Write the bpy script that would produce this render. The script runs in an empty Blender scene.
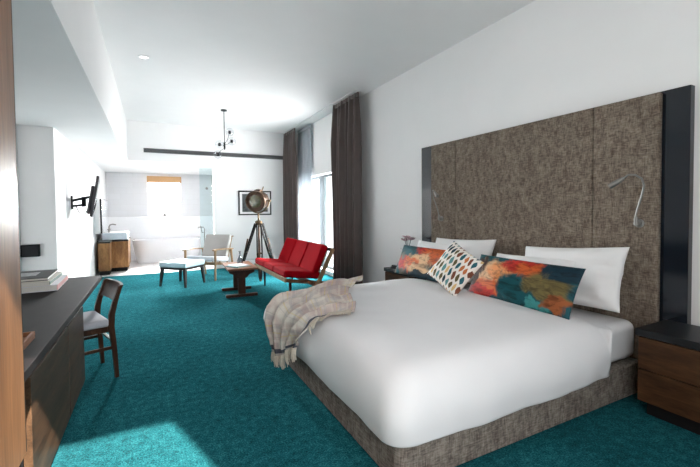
import bpy, bmesh, math, random
from mathutils import Vector, Matrix, noise
PI = math.pi
C = bpy.context.scene.collection
sc = bpy.context.scene
random.seed(7)

# ------------------------------------------------------------------ materials
class NT:
    def __init__(s, name):
        s.m = bpy.data.materials.new(name); s.m.use_nodes = True
        s.t = s.m.node_tree; s.n = s.t.nodes; s.l = s.t.links
        s.b = s.n['Principled BSDF']; s.out = s.n['Material Output']
    def new(s, typ, **kw):
        x = s.n.new(typ)
        for k, v in kw.items(): setattr(x, k, v)
        return x
    def link(s, a, b): s.l.new(a, b)
    def setp(s, k, v): s.b.inputs[k].default_value = v
    def val(s, sock, v):
        if isinstance(v, bpy.types.NodeSocket): s.link(v, sock)
        else: sock.default_value = v
    def math(s, op, a, b=0.0, c=None):
        x = s.new('ShaderNodeMath', operation=op)
        s.val(x.inputs[0], a); s.val(x.inputs[1], b)
        if c is not None: s.val(x.inputs[2], c)
        return x.outputs[0]
    def mix(s, f, a, b, blend='MIX'):
        x = s.new('ShaderNodeMix', data_type='RGBA', blend_type=blend)
        s.val(x.inputs[0], f); s.val(x.inputs[6], a); s.val(x.inputs[7], b)
        return x.outputs[2]
    def coord(s, scale=(1, 1, 1), which='Object', rot=(0, 0, 0)):
        tc = s.new('ShaderNodeTexCoord'); mp = s.new('ShaderNodeMapping')
        mp.inputs['Scale'].default_value = scale; mp.inputs['Rotation'].default_value = rot
        s.link(tc.outputs[which], mp.inputs[0]); return mp.outputs[0]
    def noise(s, vec, scale, detail=3, rough=.5, dist=0):
        x = s.new('ShaderNodeTexNoise'); x.inputs['Scale'].default_value = scale
        x.inputs['Detail'].default_value = detail; x.inputs['Roughness'].default_value = rough
        x.inputs['Distortion'].default_value = dist
        s.link(vec, x.inputs['Vector']); return x.outputs['Fac']
    def ramp(s, fac, stops, interp='LINEAR'):
        x = s.new('ShaderNodeValToRGB'); x.color_ramp.interpolation = interp
        e = x.color_ramp.elements
        while len(e) < len(stops): e.new(.5)
        for i, (p, c) in enumerate(stops):
            e[i].position = p; e[i].color = c4(c)
        s.link(fac, x.inputs[0]); return x.outputs[0]
    def bump(s, h, strength=.3, dist=.01):
        x = s.new('ShaderNodeBump'); x.inputs['Strength'].default_value = strength
        x.inputs['Distance'].default_value = dist
        s.link(h, x.inputs['Height']); s.link(x.outputs[0], s.b.inputs['Normal'])

def c4(c):
    return (c[0], c[1], c[2], 1.0)
def srgb(r, g, b):
    f = lambda v: (v/255/12.92) if v/255 <= .04045 else ((v/255+.055)/1.055)**2.4
    return (f(r), f(g), f(b))

def plain(name, col, rough=.5, metal=0, var=.05, scale=30, spec=.5, coat=0):
    t = NT(name)
    n = t.noise(t.coord(), scale, 3)
    hi = [min(1, v*(1+var)) for v in col]; lo = [v*(1-var) for v in col]
    t.link(t.ramp(n, [(.3, lo), (.7, hi)]), t.b.inputs['Base Color'])
    t.setp('Roughness', rough); t.setp('Metallic', metal); t.setp('Specular IOR Level', spec)
    if coat: t.setp('Coat Weight', coat)
    return t.m

def wood(name, dark, light, scale=(1, 1, 1), rough=.4, big=6, rot=(0, 0, 0), spec=.22):
    """grain runs along the axis with the small scale"""
    t = NT(name); v = t.coord(scale, rot=rot)
    n1 = t.noise(v, big, 5, .6, .6); n2 = t.noise(v, big*7, 3, .6)
    f = t.math('ADD', t.math('MULTIPLY', n1, .7), t.math('MULTIPLY', n2, .3))
    mid = [(a+b)/2 for a, b in zip(dark, light)]
    t.link(t.ramp(f, [(.32, dark), (.5, mid), (.66, light)]), t.b.inputs['Base Color'])
    t.setp('Roughness', rough); t.setp('Specular IOR Level', spec); t.bump(n2, .08, .004)
    return t.m

def tweed(name, a, b, c):
    t = NT(name)
    h = t.noise(t.coord((22, 22, 130)), 1, 4, .7)
    v = t.noise(t.coord((130, 130, 22)), 1, 4, .7)
    big = t.noise(t.coord((26, 26, 13)), 1, 4)
    f = t.math('ADD', t.math('MULTIPLY', h, .5), t.math('MULTIPLY', v, .5))
    f = t.math('ADD', f, t.math('MULTIPLY', t.math('SUBTRACT', big, .5), .32))
    t.link(t.ramp(f, [(.38, a), (.5, b), (.62, c)]), t.b.inputs['Base Color'])
    t.setp('Roughness', .95); t.setp('Specular IOR Level', .15); t.bump(f, .5, .006)
    return t.m

def cloth(name, col, rough=.9, var=.04, fine=250, bump=.12, sheen=.0, spec=.2):
    t = NT(name); v = t.coord()
    n = t.noise(v, fine, 2); w = t.noise(v, 5, 3)
    hi = [min(1, x*(1+var)) for x in col]; lo = [x*(1-var) for x in col]
    t.link(t.ramp(t.math('ADD', t.math('MULTIPLY', n, .5), t.math('MULTIPLY', w, .5)), [(.35, lo), (.65, hi)]), t.b.inputs['Base Color'])
    t.setp('Roughness', rough); t.setp('Specular IOR Level', spec); t.bump(n, bump, .002)
    if sheen: t.setp('Sheen Weight', sheen)
    return t.m

def clear(name, tint=(1, 1, 1), rough=.02, refl=.08):
    t = NT(name)
    tr = t.new('ShaderNodeBsdfTransparent'); tr.inputs[0].default_value = c4(tint)
    gl = t.new('ShaderNodeBsdfGlossy'); gl.inputs['Roughness'].default_value = rough
    lw = t.new('ShaderNodeLayerWeight'); lw.inputs[0].default_value = .5
    f = t.math('ADD', t.math('MULTIPLY', t.math('POWER', lw.outputs['Facing'], 4.0), .6), refl)
    mx = t.new('ShaderNodeMixShader')
    t.link(f, mx.inputs[0]); t.link(tr.outputs[0], mx.inputs[1]); t.link(gl.outputs[0], mx.inputs[2])
    t.link(mx.outputs[0], t.out.inputs[0]); t.n.remove(t.b)
    return t.m

def sheer_mat(name, col):
    t = NT(name)
    tr = t.new('ShaderNodeBsdfTransparent'); tl = t.new('ShaderNodeBsdfTranslucent'); df = t.new('ShaderNodeBsdfDiffuse')
    n = t.noise(t.coord((200, 200, 200)), 1, 2)
    colr = t.ramp(n, [(.3, [c*.95 for c in col]), (.7, col)])
    t.link(colr, tl.inputs[0]); t.link(colr, df.inputs[0])
    m1 = t.new('ShaderNodeMixShader'); m1.inputs[0].default_value = .2
    t.link(df.outputs[0], m1.inputs[1]); t.link(tl.outputs[0], m1.inputs[2])
    m2 = t.new('ShaderNodeMixShader'); m2.inputs[0].default_value = .86
    t.link(tr.outputs[0], m2.inputs[1]); t.link(m1.outputs[0], m2.inputs[2])
    t.link(m2.outputs[0], t.out.inputs[0]); t.n.remove(t.b)
    return t.m

def emit(name, col, s):
    t = NT(name); t.setp('Base Color', c4(col)); t.setp('Emission Color', c4(col)); t.setp('Emission Strength', s)
    return t.m

def carpet_mat():
    t = NT('teal_carpet'); v = t.coord()
    fine = t.noise(v, 110, 4, .7); mid = t.noise(v, 22, 3, .6); big = t.noise(v, 1.3, 3)
    f = t.math('ADD', t.math('MULTIPLY', fine, .6), t.math('MULTIPLY', mid, .25))
    f = t.math('ADD', f, t.math('MULTIPLY', big, .15))
    t.link(t.ramp(f, [(.38, (.001, .020, .026)), (.5, (.005, .078, .096)), (.63, (.03, .20, .225))]), t.b.inputs['Base Color'])
    t.setp('Roughness', 1.0); t.setp('Specular IOR Level', 0); t.setp('Sheen Weight', .06); t.setp('Sheen Roughness', .45); t.setp('Sheen Tint', c4((.4, .85, .92))); t.bump(fine, .8, .012)
    return t.m

def tile_mat(name, col, grout, size, axes='XZ'):
    t = NT(name); v = t.coord((1, 1, 1), rot=(PI/2, 0, 0) if axes == 'XZ' else (0, 0, 0))
    b = t.new('ShaderNodeTexBrick'); b.offset = 0.5 if axes == 'XZ' else 0
    b.inputs['Color1'].default_value = c4(col); b.inputs['Color2'].default_value = c4([x*.96 for x in col])
    b.inputs['Mortar'].default_value = c4(grout); b.inputs['Scale'].default_value = 1
    b.inputs['Mortar Size'].default_value = .003
    b.inputs['Brick Width'].default_value = size[0]; b.inputs['Row Height'].default_value = size[1]
    t.link(v, b.inputs['Vector']); t.link(b.outputs[0], t.b.inputs['Base Color'])
    t.setp('Roughness', .3)
    return t.m

def blob_mat(name, base, blobs, w, h, seed):
    """brushy painted fabric: soft-edged patches of colour on a distorted object space (x across, z up)"""
    t = NT(name)
    tc = t.new('ShaderNodeTexCoord'); sep0 = t.new('ShaderNodeVectorMath', operation='ADD'); sep0.inputs[1].default_value = (seed, 0, seed)
    t.link(tc.outputs['Object'], sep0.inputs[0])
    nz = t.new('ShaderNodeTexNoise'); nz.inputs['Scale'].default_value = 6; nz.inputs['Detail'].default_value = 5; nz.inputs['Distortion'].default_value = 1.2
    t.link(sep0.outputs[0], nz.inputs['Vector'])
    sx = t.new('ShaderNodeSeparateXYZ'); t.link(tc.outputs['Object'], sx.inputs[0])
    sn = t.new('ShaderNodeSeparateColor'); t.link(nz.outputs['Color'], sn.inputs[0])
    u = t.math('ADD', t.math('DIVIDE', sx.outputs[0], w), t.math('MULTIPLY', t.math('SUBTRACT', sn.outputs[0], .5), .34))
    v = t.math('ADD', t.math('DIVIDE', sx.outputs[2], h), t.math('MULTIPLY', t.math('SUBTRACT', sn.outputs[1], .5), .5))
    col = None
    streak = t.noise(t.coord((5, 5, 15), rot=(0, .5, 0)), 1, 4, .6, 2.2)
    cur = c4(base)
    for (bu, bv, ru, rv, c) in blobs:
        du = t.math('DIVIDE', t.math('SUBTRACT', u, bu), ru); dv = t.math('DIVIDE', t.math('SUBTRACT', v, bv), rv)
        d = t.math('ADD', t.math('MULTIPLY', du, du), t.math('MULTIPLY', dv, dv))
        mr = t.new('ShaderNodeMapRange', interpolation_type='SMOOTHSTEP')
        t.link(d, mr.inputs[0]); mr.inputs[1].default_value = 1.3; mr.inputs[2].default_value = .45
        cur = t.mix(mr.outputs[0], cur, c4(c))
    st = t.ramp(streak, [(.36, (.25, .22, .22)), (.52, (1, 1, 1))])
    cur = t.mix(.75, cur, t.mix(1.0, cur, st, 'MULTIPLY'))
    t.link(cur, t.b.inputs['Base Color']); t.setp('Roughness', .65); t.setp('Specular IOR Level', .25)
    return t.m

def leaf_mat(name, rot):
    """rows of lens-shaped dabs in many colours on off-white linen"""
    t = NT(name); v = t.coord((1, 1, 1), rot=(0, rot, 0))
    nt = t.new('ShaderNodeTexNoise'); nt.inputs['Scale'].default_value = 9; t.link(v, nt.inputs['Vector'])
    vs = t.new('ShaderNodeVectorMath', operation='SCALE'); t.link(nt.outputs['Color'], vs.inputs[0]); vs.inputs['Scale'].default_value = .045
    va = t.new('ShaderNodeVectorMath', operation='ADD'); t.link(v, va.inputs[0]); t.link(vs.outputs[0], va.inputs[1]); v = va.outputs[0]
    sx = t.new('ShaderNodeSeparateXYZ'); t.link(v, sx.inputs[0])
    y = t.math('MULTIPLY', sx.outputs[2], 12.0); row = t.math('FLOOR', y)
    odd = t.math('MULTIPLY', t.math('MODULO', t.math('ABSOLUTE', row), 2.0), .5)
    x = t.math('ADD', t.math('MULTIPLY', sx.outputs[0], 25.0), odd); colm = t.math('FLOOR', x)
    fx = t.math('SUBTRACT', t.math('SUBTRACT', x, colm), .5); fy = t.math('MULTIPLY', t.math('SUBTRACT', t.math('SUBTRACT', y, row), .5), 2.15)
    lim = t.math('MULTIPLY', t.math('SUBTRACT', 1.0, t.math('MULTIPLY', fy, fy)), .36)
    inside = t.math('LESS_THAN', t.math('ABSOLUTE', fx), lim)
    cv = t.new('ShaderNodeCombineXYZ'); t.link(colm, cv.inputs[0]); t.link(row, cv.inputs[1])
    wn = t.new('ShaderNodeTexWhiteNoise'); t.link(cv.outputs[0], wn.inputs['Vector'])
    col = t.ramp(wn.outputs['Value'], [(0, srgb(28, 92, 104)), (.16, srgb(190, 110, 62)), (.32, srgb(96, 84, 50)), (.46, srgb(20, 54, 66)),
                                       (.6, srgb(214, 178, 120)), (.72, srgb(90, 140, 140)), (.86, srgb(120, 66, 44))], 'CONSTANT')
    t.link(t.mix(inside, c4(srgb(232, 226, 218)), col), t.b.inputs['Base Color'])
    t.setp('Roughness', .85)
    return t.m

def throw_mat():
    t = NT('throw_wool')
    K = .45
    uv = t.new('ShaderNodeUVMap'); sx = t.new('ShaderNodeSeparateXYZ'); t.link(uv.outputs[0], sx.inputs[0])
    u, v = sx.outputs[0], sx.outputs[1]
    base = c4(srgb(214, 206, 197)); cur = base
    n = t.noise(t.coord((6, 6, 6)), 1, 4)
    cur = t.mix(t.ramp(n, [(.42, (0, 0, 0)), (.58, (1, 1, 1))]), cur, c4(srgb(190, 172, 166)))
    def line(axis, k, off, width, col, a=1.0):
        nonlocal cur
        f = t.math('FRACT', t.math('ADD', t.math('MULTIPLY', axis, k), off))
        m = t.math('MULTIPLY', t.math('LESS_THAN', f, width), a*K)
        cur = t.mix(m, cur, c4(col))
    line(u, 5, .1, .12, srgb(142, 146, 156), .6); line(v, 4, .3, .12, srgb(150, 150, 158), .6)
    line(u, 5, .55, .10, srgb(222, 216, 204), .8); line(v, 4, .62, .08, srgb(226, 220, 208), .8)
    line(u, 5, .83, .05, srgb(212, 188, 82), .75); line(v, 4, .9, .045, srgb(214, 190, 90), .7)
    line(u, 10, .3, .04, srgb(120, 120, 128), .6); line(v, 8, .12, .04, srgb(186, 132, 112), .5)
    edge = t.math('GREATER_THAN', u, .955); edge = t.math('MULTIPLY', edge, t.math('LESS_THAN', u, .985))
    e2 = t.math('MULTIPLY', t.math('MULTIPLY', t.math('GREATER_THAN', v, .95), t.math('LESS_THAN', v, .975)), t.math('GREATER_THAN', u, .3)); edge = t.math('MAXIMUM', edge, e2)
    cur = t.mix(edge, cur, c4(srgb(84, 86, 96)))
    wv = t.noise(t.coord((160, 160, 160)), 1, 2)
    cur = t.mix(.3, cur, t.mix(1.0, cur, t.ramp(wv, [(.3, (.6, .6, .6)), (.7, (1, 1, 1))]), 'MULTIPLY'))
    t.link(cur, t.b.inputs['Base Color']); t.setp('Roughness', .95); t.setp('Specular IOR Level', .1)
    t.bump(wv, .4, .004)
    return t.m

M = {}
M['wall'] = plain('white_wall_paint', (.87, .862, .86), .75, var=.01, scale=3, spec=.2)
M['ceil'] = plain('white_ceiling_paint', (.84, .838, .838), .8, var=.01, scale=3, spec=.15)
M['carpet'] = carpet_mat()
M['tile_floor'] = tile_mat('white_floor_tile', (.8, .79, .78), (.62, .62, .62), (.6, .6), 'XY')
M['tile_wall'] = tile_mat('pale_wall_tile', (.66, .66, .68), (.6, .6, .6), (.3, .15), 'XZ')
M['tweed'] = tweed('brown_tweed', (.085, .064, .050), (.17, .135, .107), (.28, .235, .19))
M['tweed_base'] = tweed('brown_tweed_of_the_base', (.08, .066, .056), (.165, .14, .12), (.27, .238, .208))
M['black'] = plain('black_lacquer', (.010, .011, .013), .4, spec=.3, var=.1)
M['black_edge'] = plain('black_satin_panel', (.007, .011, .018), .12, spec=.55, var=.1)  # blue cast in the base colour stands in for reflected daylight
M['black_matte'] = plain('black_matte', (.008, .008, .009), .7, var=.1, spec=.15)
M['desk_top'] = plain('charcoal_worktop', (.011, .0085, .0085), .62, var=.25, scale=14, spec=.10)
M['walnut'] = wood('dark_walnut_door', (.022, .012, .007), (.13, .068, .036), (9, 1.2, 9), .42, 1.6, rot=(.6, 0, 0))
M['wardrobe'] = wood('warm_walnut_panel', (.11, .048, .021), (.29, .135, .060), (10, 10, .8), .45, 1.2)
M['nightwood'] = wood('nightstand_wood', (.020, .008, .004), (.105, .048, .020), (7, 1.6, 9), .42, 1.4)
M['redwood'] = wood('reddish_wood', (.14, .05, .022), (.30, .12, .05), (8, 1, 8), .45, 1.5)
M['chairwood'] = wood('dark_brown_chair_wood', (.016, .0065, .0035), (.075, .030, .015), (9, 9, 1.5), .32, 2)
M['vanitywood'] = wood('vanity_timber', (.11, .045, .016), (.32, .165, .065), (5, 5, 1.6), .5, 1.6)
M['oak'] = wood('pale_oak', (.19, .11, .055), (.38, .25, .14), (12, 12, 2), .45, 2)
M['teak'] = wood('reddish_teak', (.10, .036, .018), (.26, .11, .055), (3, 9, 9), .35, 2)
M['teak_dark'] = wood('dark_teak', (.018, .006, .004), (.065, .022, .011), (6, 6, 3), .35, 2)
M['dark_leg'] = plain('black_brown_leg_wood', (.009, .008, .008), .5, var=.2, spec=.15)
M['sheet'] = cloth('white_cotton', (.73, .722, .735), .85, .012, 300, .06)
M['pillow'] = cloth('white_pillowcase', (.78, .768, .768), .85, .012, 300, .06)
M['curtain'] = cloth('brown_satin_curtain', (.082, .060, .055), .36, .12, 220, .08, .25)
M['sheer'] = sheer_mat('white_sheer_voile', (.50, .54, .58))
M['red'] = cloth('red_wool_cushion', (.30, .003, .008), .95, .10, 160, .2, 0, .03)
M['grey_back'] = cloth('grey_chair_fabric', (.40, .385, .37), .9, .06, 200, .2)
M['pale_seat'] = cloth('pale_seat_fabric', (.62, .64, .68), .85, .05, 200, .15)
M['ottoman'] = cloth('pale_blue_ottoman', (.34, .46, .50), .5, .03, 200, .06)
M['chair_seat'] = cloth('light_grey_seat', (.44, .44, .48), .85, .05, 220, .15)
M['chrome'] = plain('brushed_nickel', (.42, .40, .38), .3, 1, .05)
M['chrome_bright'] = plain('chrome', (.75, .76, .78), .12, 1, .02)
M['lamp_metal'] = plain('grey_reading_lamp_metal', (.24, .235, .225), .42, .6, .05)
M['copper'] = plain('aged_copper', (.075, .045, .030), .42, .85, .4, 18)
M['brass'] = plain('aged_brass', (.13, .09, .052), .4, .9, .25, 20)
M['tripod_black'] = plain('black_tripod_wood', (.010, .008, .007), .55, var=.2, spec=.2)
M['tripod_brown'] = wood('brown_tripod_leg', (.05, .028, .017), (.17, .10, .06), (12, 12, 2), .45, 2)
M['lens'] = None
M['glass'] = clear('window_glass', (.96, .98, .99), .01, .02)
M['glass_globe'] = clear('clear_globe_glass', (.93, .94, .95), .02, .05)
M['glass_vase'] = clear('smoky_vase_glass', (.70, .73, .76), .03, .12)
M['glass_shower'] = clear('pale_cyan_shower_glass', (.89, .955, .96), .02, .03)
M['win_frame'] = plain('grey_blue_aluminium', (.040, .060, .066), .5, .0, .04)
M['white_frame'] = plain('white_frame_paint', (.8, .8, .8), .4, var=.01)
M['ceramic'] = plain('white_ceramic', (.84, .84, .86), .14, var=.01)
M['tub'] = plain('white_tub_acrylic', (.74, .735, .76), .2, var=.01)
M['grille'] = plain('dark_grille', (.05, .052, .055), .5, .2, .1)
M['grille_frame'] = plain('grey_grille_frame', (.18, .18, .185), .45, .4, .05)
M['tv_back'] = plain('tv_back_plastic', (.030, .026, .032), .45, var=.1)
M['tv_screen'] = plain('tv_screen_glass', (.02, .018, .024), .05, var=.05, spec=1.0, coat=1.0)
M['mat_board'] = plain('white_mat_board', (.78, .78, .77), .8, var=.01)
M['blind'] = cloth('orange_blind_fabric', (.52, .31, .16), .8, .04, 120, .1)
M['pages'] = plain('book_pages', (.74, .71, .66), .85, var=.06, scale=200)
M['throw'] = throw_mat()
M['petal'] = plain('pinkish_orchid_petal', (.56, .38, .42), .6, var=.25, scale=60)
M['leafgreen'] = plain('dark_green_leaf', (.010, .030, .022), .4, var=.3)
M['lens_glass'] = plain('amber_lens', (.10, .09, .035), .08, .0, .3, 40, spec=1.0, coat=1.0)
M['white_lamp'] = emit('downlight_diffuser', (.95, .95, .95), 1.0)

# ------------------------------------------------------------------ mesh helpers
def nb(): return bmesh.new()

def box(bm, a, b, bev=0, seg=2):
    r = bmesh.ops.create_cube(bm, size=1)
    vs = r['verts']
    for v in vs:
        v.co = Vector([a[i] + (v.co[i]+.5)*(b[i]-a[i]) for i in range(3)])
    if bev:
        es = list({e for v in vs for e in v.link_edges})
        bmesh.ops.bevel(bm, geom=es, offset=bev, segments=seg, profile=.5, affect='EDGES')
    return bm

def obox(bm, c, size, mat3, bev=0, seg=2):
    """oriented box"""
    t = bmesh.new(); h = [s/2 for s in size]
    box(t, [-x for x in h], h, bev, seg)
    for v in t.verts: v.co = mat3 @ v.co + Vector(c)
    merge(bm, t); return bm

def merge(bm, t):
    me = bpy.data.meshes.new('tmp'); t.to_mesh(me); t.free(); bm.from_mesh(me); bpy.data.meshes.remove(me)

def bar(bm, p, q, w, d, bev=.004, up=(0, 0, 1)):
    """square bar from p to q; w along the side axis, d along the other"""
    p, q = Vector(p), Vector(q); z = (q-p).normalized(); u = Vector(up)
    if abs(z.dot(u)) > .98: u = Vector((0, 1, 0))
    x = u.cross(z).normalized(); y = z.cross(x)
    m = Matrix((x, y, z)).transposed()
    return obox(bm, (p+q)/2, (w, d, (q-p).length), m, bev)

def taper(bm, p, q, w0, w1, up=(0, 1, 0), n=4, rnd=False):
    """tapered leg from p (half width w0) to q (w1)"""
    return tube(bm, [p, q], [w0, w1], 10 if rnd else 4, phase=0 if rnd else PI/4)

def tube(bm, pts, r, n=8, phase=0, cap=True):
    pts = [Vector(p) for p in pts]
    rs = r if isinstance(r, (list, tuple)) else [r]*len(pts)
    t0 = (pts[1]-pts[0]).normalized()
    ref = Vector((0, 1, 0)) if abs(t0.y) < .9 else Vector((1, 0, 0))
    rings = []
    x = (ref - t0*ref.dot(t0)).normalized()
    for i, p in enumerate(pts):
        t = ((pts[min(i+1, len(pts)-1)] - pts[max(i-1, 0)])).normalized()
        x = (x - t*x.dot(t)).normalized(); y = t.cross(x)
        rings.append([bm.verts.new(p + (x*math.cos(phase+2*PI*k/n) + y*math.sin(phase+2*PI*k/n))*rs[i]) for k in range(n)])
    for a, b in zip(rings, rings[1:]):
        for k in range(n):
            bm.faces.new((a[k], a[(k+1) % n], b[(k+1) % n], b[k]))
    if cap:
        bm.faces.new(rings[0][::-1]); bm.faces.new(rings[-1])
    return bm

def lathe(bm, prof, c=(0, 0, 0), n=24, axis=(0, 0, 1)):
    """prof: (radius, height) list turned about axis through c"""
    ax = Vector(axis).normalized(); q = Vector((0, 0, 1)).rotation_difference(ax)
    c = Vector(c); rings = []
    for r, h in prof:
        if r < 1e-5: rings.append([bm.verts.new(q @ Vector((0, 0, h)) + c)])
        else: rings.append([bm.verts.new(q @ Vector((r*math.cos(2*PI*k/n), r*math.sin(2*PI*k/n), h)) + c) for k in range(n)])
    for a, b in zip(rings, rings[1:]):
        for k in range(n):
            f = [a[k % len(a)], a[(k+1) % len(a)], b[(k+1) % len(b)], b[k % len(b)]]
            f = list(dict.fromkeys(f))
            if len(f) > 2: bm.faces.new(f)
    if len(rings[0]) > 1: bm.faces.new(rings[0][::-1])
    if len(rings[-1]) > 1: bm.faces.new(rings[-1])
    return bm

def prism(bm, poly, z0, z1):
    a = [bm.verts.new((x, y, z0)) for x, y in poly]; b = [bm.verts.new((x, y, z1)) for x, y in poly]
    bm.faces.new(a[::-1]); bm.faces.new(b); n = len(poly)
    for i in range(n): bm.faces.new((a[i], a[(i+1) % n], b[(i+1) % n], b[i]))
    return bm

def pillow(bm, w, h, t, n=26, pinch=.06, wr=.012, seed=0, roll=0, sag=0.0, power=.55):
    def pt(u, v, s):
        x = w/2*u*(1 - pinch*(1-v*v)*abs(u)); z = h/2*v*(1 - pinch*(1-u*u)*abs(v))
        m = max(0, (1-abs(u)**2.6)*(1-abs(v)**2.6))
        y = s*t/2*m**power
        if 0 < m:
            k = min(1, m*4)
            nv = noise.noise(Vector((u*2.2+seed, v*2.2, s*3+seed*1.7)))*wr*2 + noise.noise(Vector((u*6+seed, v*5, s+seed)))*wr*.8
            y += s*nv*k
        z -= sag*u*u*(v+1)*.5
        if roll:
            c, q = math.cos(roll), math.sin(roll); x, z = c*x - q*z, q*x + c*z
        return (x, y, z)
    g = {}
    for s in (-1, 1):
        for i in range(n+1):
            for j in range(n+1):
                u = math.sin((i/n*2-1)*PI/2*.999)/math.sin(PI/2*.999); v = math.sin((j/n*2-1)*PI/2*.999)/math.sin(PI/2*.999)
                edge = i in (0, n) or j in (0, n)
                key = (0 if edge else s, i, j)
                if key not in g: g[key] = bm.verts.new(pt(u, v, s))
    for s in (-1, 1):
        for i in range(n):
            for j in range(n):
                q = [g[(0 if (a in (0, n) or b in (0, n)) else s, a, b)] for a, b in ((i, j), (i+1, j), (i+1, j+1), (i, j+1))]
                bm.faces.new(q if s < 0 else q[::-1])
    return bm

def obj(name, bm, m, parent=None, smooth=None, kind=None):
    bmesh.ops.recalc_face_normals(bm, faces=bm.faces)
    me = bpy.data.meshes.new(name); bm.to_mesh(me); bm.free()
    me.materials.append(m)
    o = bpy.data.objects.new(name, me); C.objects.link(o)
    if parent: o.parent = parent
    me.shade_smooth()
    if smooth is None: smooth = 35
    if smooth < 180:
        me.set_sharp_from_angle(angle=math.radians(smooth))
        wn = o.modifiers.new('weighted_normals', 'WEIGHTED_NORMAL'); wn.weight = 100; wn.keep_sharp = True
    if kind: o['kind'] = kind
    return o

def thing(name, label, cat, loc=(0, 0, 0), rotz=0, group=None):
    o = bpy.data.objects.new(name, None); C.objects.link(o); o.empty_display_size = .1
    o.location = loc; o.rotation_euler = (0, 0, rotz); o['label'] = label; o['category'] = cat
    if group: o['group'] = group
    return o
def tag(o, label, cat, group=None):
    o['label'] = label; o['category'] = cat
    if group: o['group'] = group
    return o
def struct(name, bm, m):
    return obj(name, bm, m, kind='structure')
def plabel(o, s): o['label'] = s; return o
def dup_tree(root, loc, rotz, label, group):
    r = root.copy(); C.objects.link(r); r.location = loc; r.rotation_euler = (0, 0, rotz); r['label'] = label
    if group: r['group'] = group
    for ch in list(root.children):
        c = ch.copy(); C.objects.link(c); c.parent = r
        for g in list(ch.children):
            d = g.copy(); C.objects.link(d); d.parent = c
    return r

# ------------------------------------------------------------------ room shell
XW, YF, YB, HC, SOF = 3.13, 9.15, -.35, 3.185, 2.36
XB, XT, XR, XS = -.43, -1.07, -1.42, 1.245
b = nb(); box(b, (XR-.2, YB-.2, -.12), (XW+.3, YF, 0)); struct('floor', b, M['carpet'])
b = nb(); box(b, (XT-.2, YF, -.12), (1.8, 12.1, -.002)); struct('floor_bathroom', b, M['tile_floor'])
b = nb(); box(b, (XR-.2, YB-.2, HC), (XW+.3, YF+.2, HC+.15)); struct('ceiling', b, M['ceil'])
b = nb(); box(b, (XR, YB, SOF), (XB, YF, HC)); struct('ceiling_bulkhead', b, M['ceil'])
b = nb(); box(b, (XT-.2, YF+.15, SOF), (1.8, 12.1, SOF+.12)); struct('ceiling_bathroom', b, M['ceil'])
# right wall with the tall window by the sofa
WY0, WY1, WH = 6.25, 8.75, 2.05
b = nb()
box(b, (XW, YB-.2, 0), (XW+.3, WY0, HC)); box(b, (XW, WY1, 0), (XW+.3, YF+.2, HC)); box(b, (XW, WY0, WH), (XW+.3, WY1, HC))
box(b, (XW, WY0, 0), (XW+.3, WY1, .08)); struct('wall_right', b, M['wall'])
b = nb(); box(b, (XS, YF, 0), (XW, YF+.15, HC)); box(b, (XT, YF, SOF), (XS, YF+.15, HC)); struct('wall_far', b, M['wall'])
b = nb()
box(b, (XR-.2, YB-.2, 0), (XR, 5.95, HC)); box(b, (XR-.2, 5.95, 0), (XT, 12.1, HC)); struct('wall_left', b, M['wall'])
# wall behind the camera with a tall balcony window
VX0, VX1, VZ = -.43, 1.02, 3.10
b = nb()
box(b, (XR-.2, YB-.15, 0), (VX0, YB, HC)); box(b, (VX1, YB-.15, 0), (XW+.3, YB, HC)); box(b, (VX0, YB-.15, VZ), (VX1, YB, HC))
struct('wall_back', b, M['wall'])
# bathroom walls
BY = 11.9
NX0, NX1, NZ0, NZ1 = -.12, .75, 1.2, 2.25
b = nb()
box(b, (XT, BY, 0), (NX0, BY+.2, SOF)); box(b, (NX1, BY, 0), (1.8, BY+.2, SOF)); box(b, (NX0, BY, 0), (NX1, BY+.2, NZ0)); box(b, (NX0, BY, NZ1), (NX1, BY+.2, SOF))
struct('wall_bathroom_back', b, M['tile_wall'])
b = nb(); box(b, (1.6, YF+.15, 0), (1.8, 12.1, SOF)); struct('wall_bathroom_right', b, M['tile_wall'])
b = nb(); box(b, (XT, BY-.16, 0), (1.6, BY, 1.18), .004); struct('trim_1', b, M['ceramic'])
b = nb(); box(b, (XT, YF-.012, -.01), (XS, YF+.012, .004)); struct('trim_2', b, M['grille_frame'])
# ceiling curtain track
b = nb(); box(b, (2.86, 5.4, HC-.022), (2.98, 9.12, HC), .003); struct('trim_3', b, M['white_frame'])
b = nb(); box(b, (XW-.012, 4.06, 0), (XW, WY0, .09), .003); box(b, (XW-.012, WY1, 0), (XW, YF, .09), .003); struct('baseboard_right', b, M['white_frame'])
b = nb(); box(b, (XS, YF-.012, 0), (XW, YF, .09), .003); struct('baseboard_far', b, M['white_frame'])

# windows
def window(name, axis, p, a0, a1, z0, z1, mulls, fm, fw=.06, d=.06):
    def bx(bm, q0, q1, s0, s1, bev=.003):
        if axis == 'X': box(bm, (p, q0, s0), (p+d, q1, s1), bev)
        else: box(bm, (q0, p, s0), (q1, p+d, s1), bev)
    b = nb(); bx(b, a0, a1, z0, z0+fw); bx(b, a0, a1, z1-fw, z1); bx(b, a0, a0+fw, z0+fw, z1-fw); bx(b, a1-fw, a1, z0+fw, z1-fw)
    for m0, m1 in mulls: bx(b, m0, m1, z0+fw, z1-fw)
    w = struct(name, b, fm)
    g = nb()
    if axis == 'X': box(g, (p+d*.45, a0+fw*.6, z0+fw*.6), (p+d*.55, a1-fw*.6, z1-fw*.6))
    else: box(g, (a0+fw*.6, p+d*.45, z0+fw*.6), (a1-fw*.6, p+d*.55, z1-fw*.6))
    o = obj('window_pane', g, M['glass'], w); o['kind'] = 'structure'
    return w
window('window_1', 'X', XW+.14, WY0, WY1, .08, WH, [(7.58, 7.85)], M['win_frame'], .05)
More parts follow.
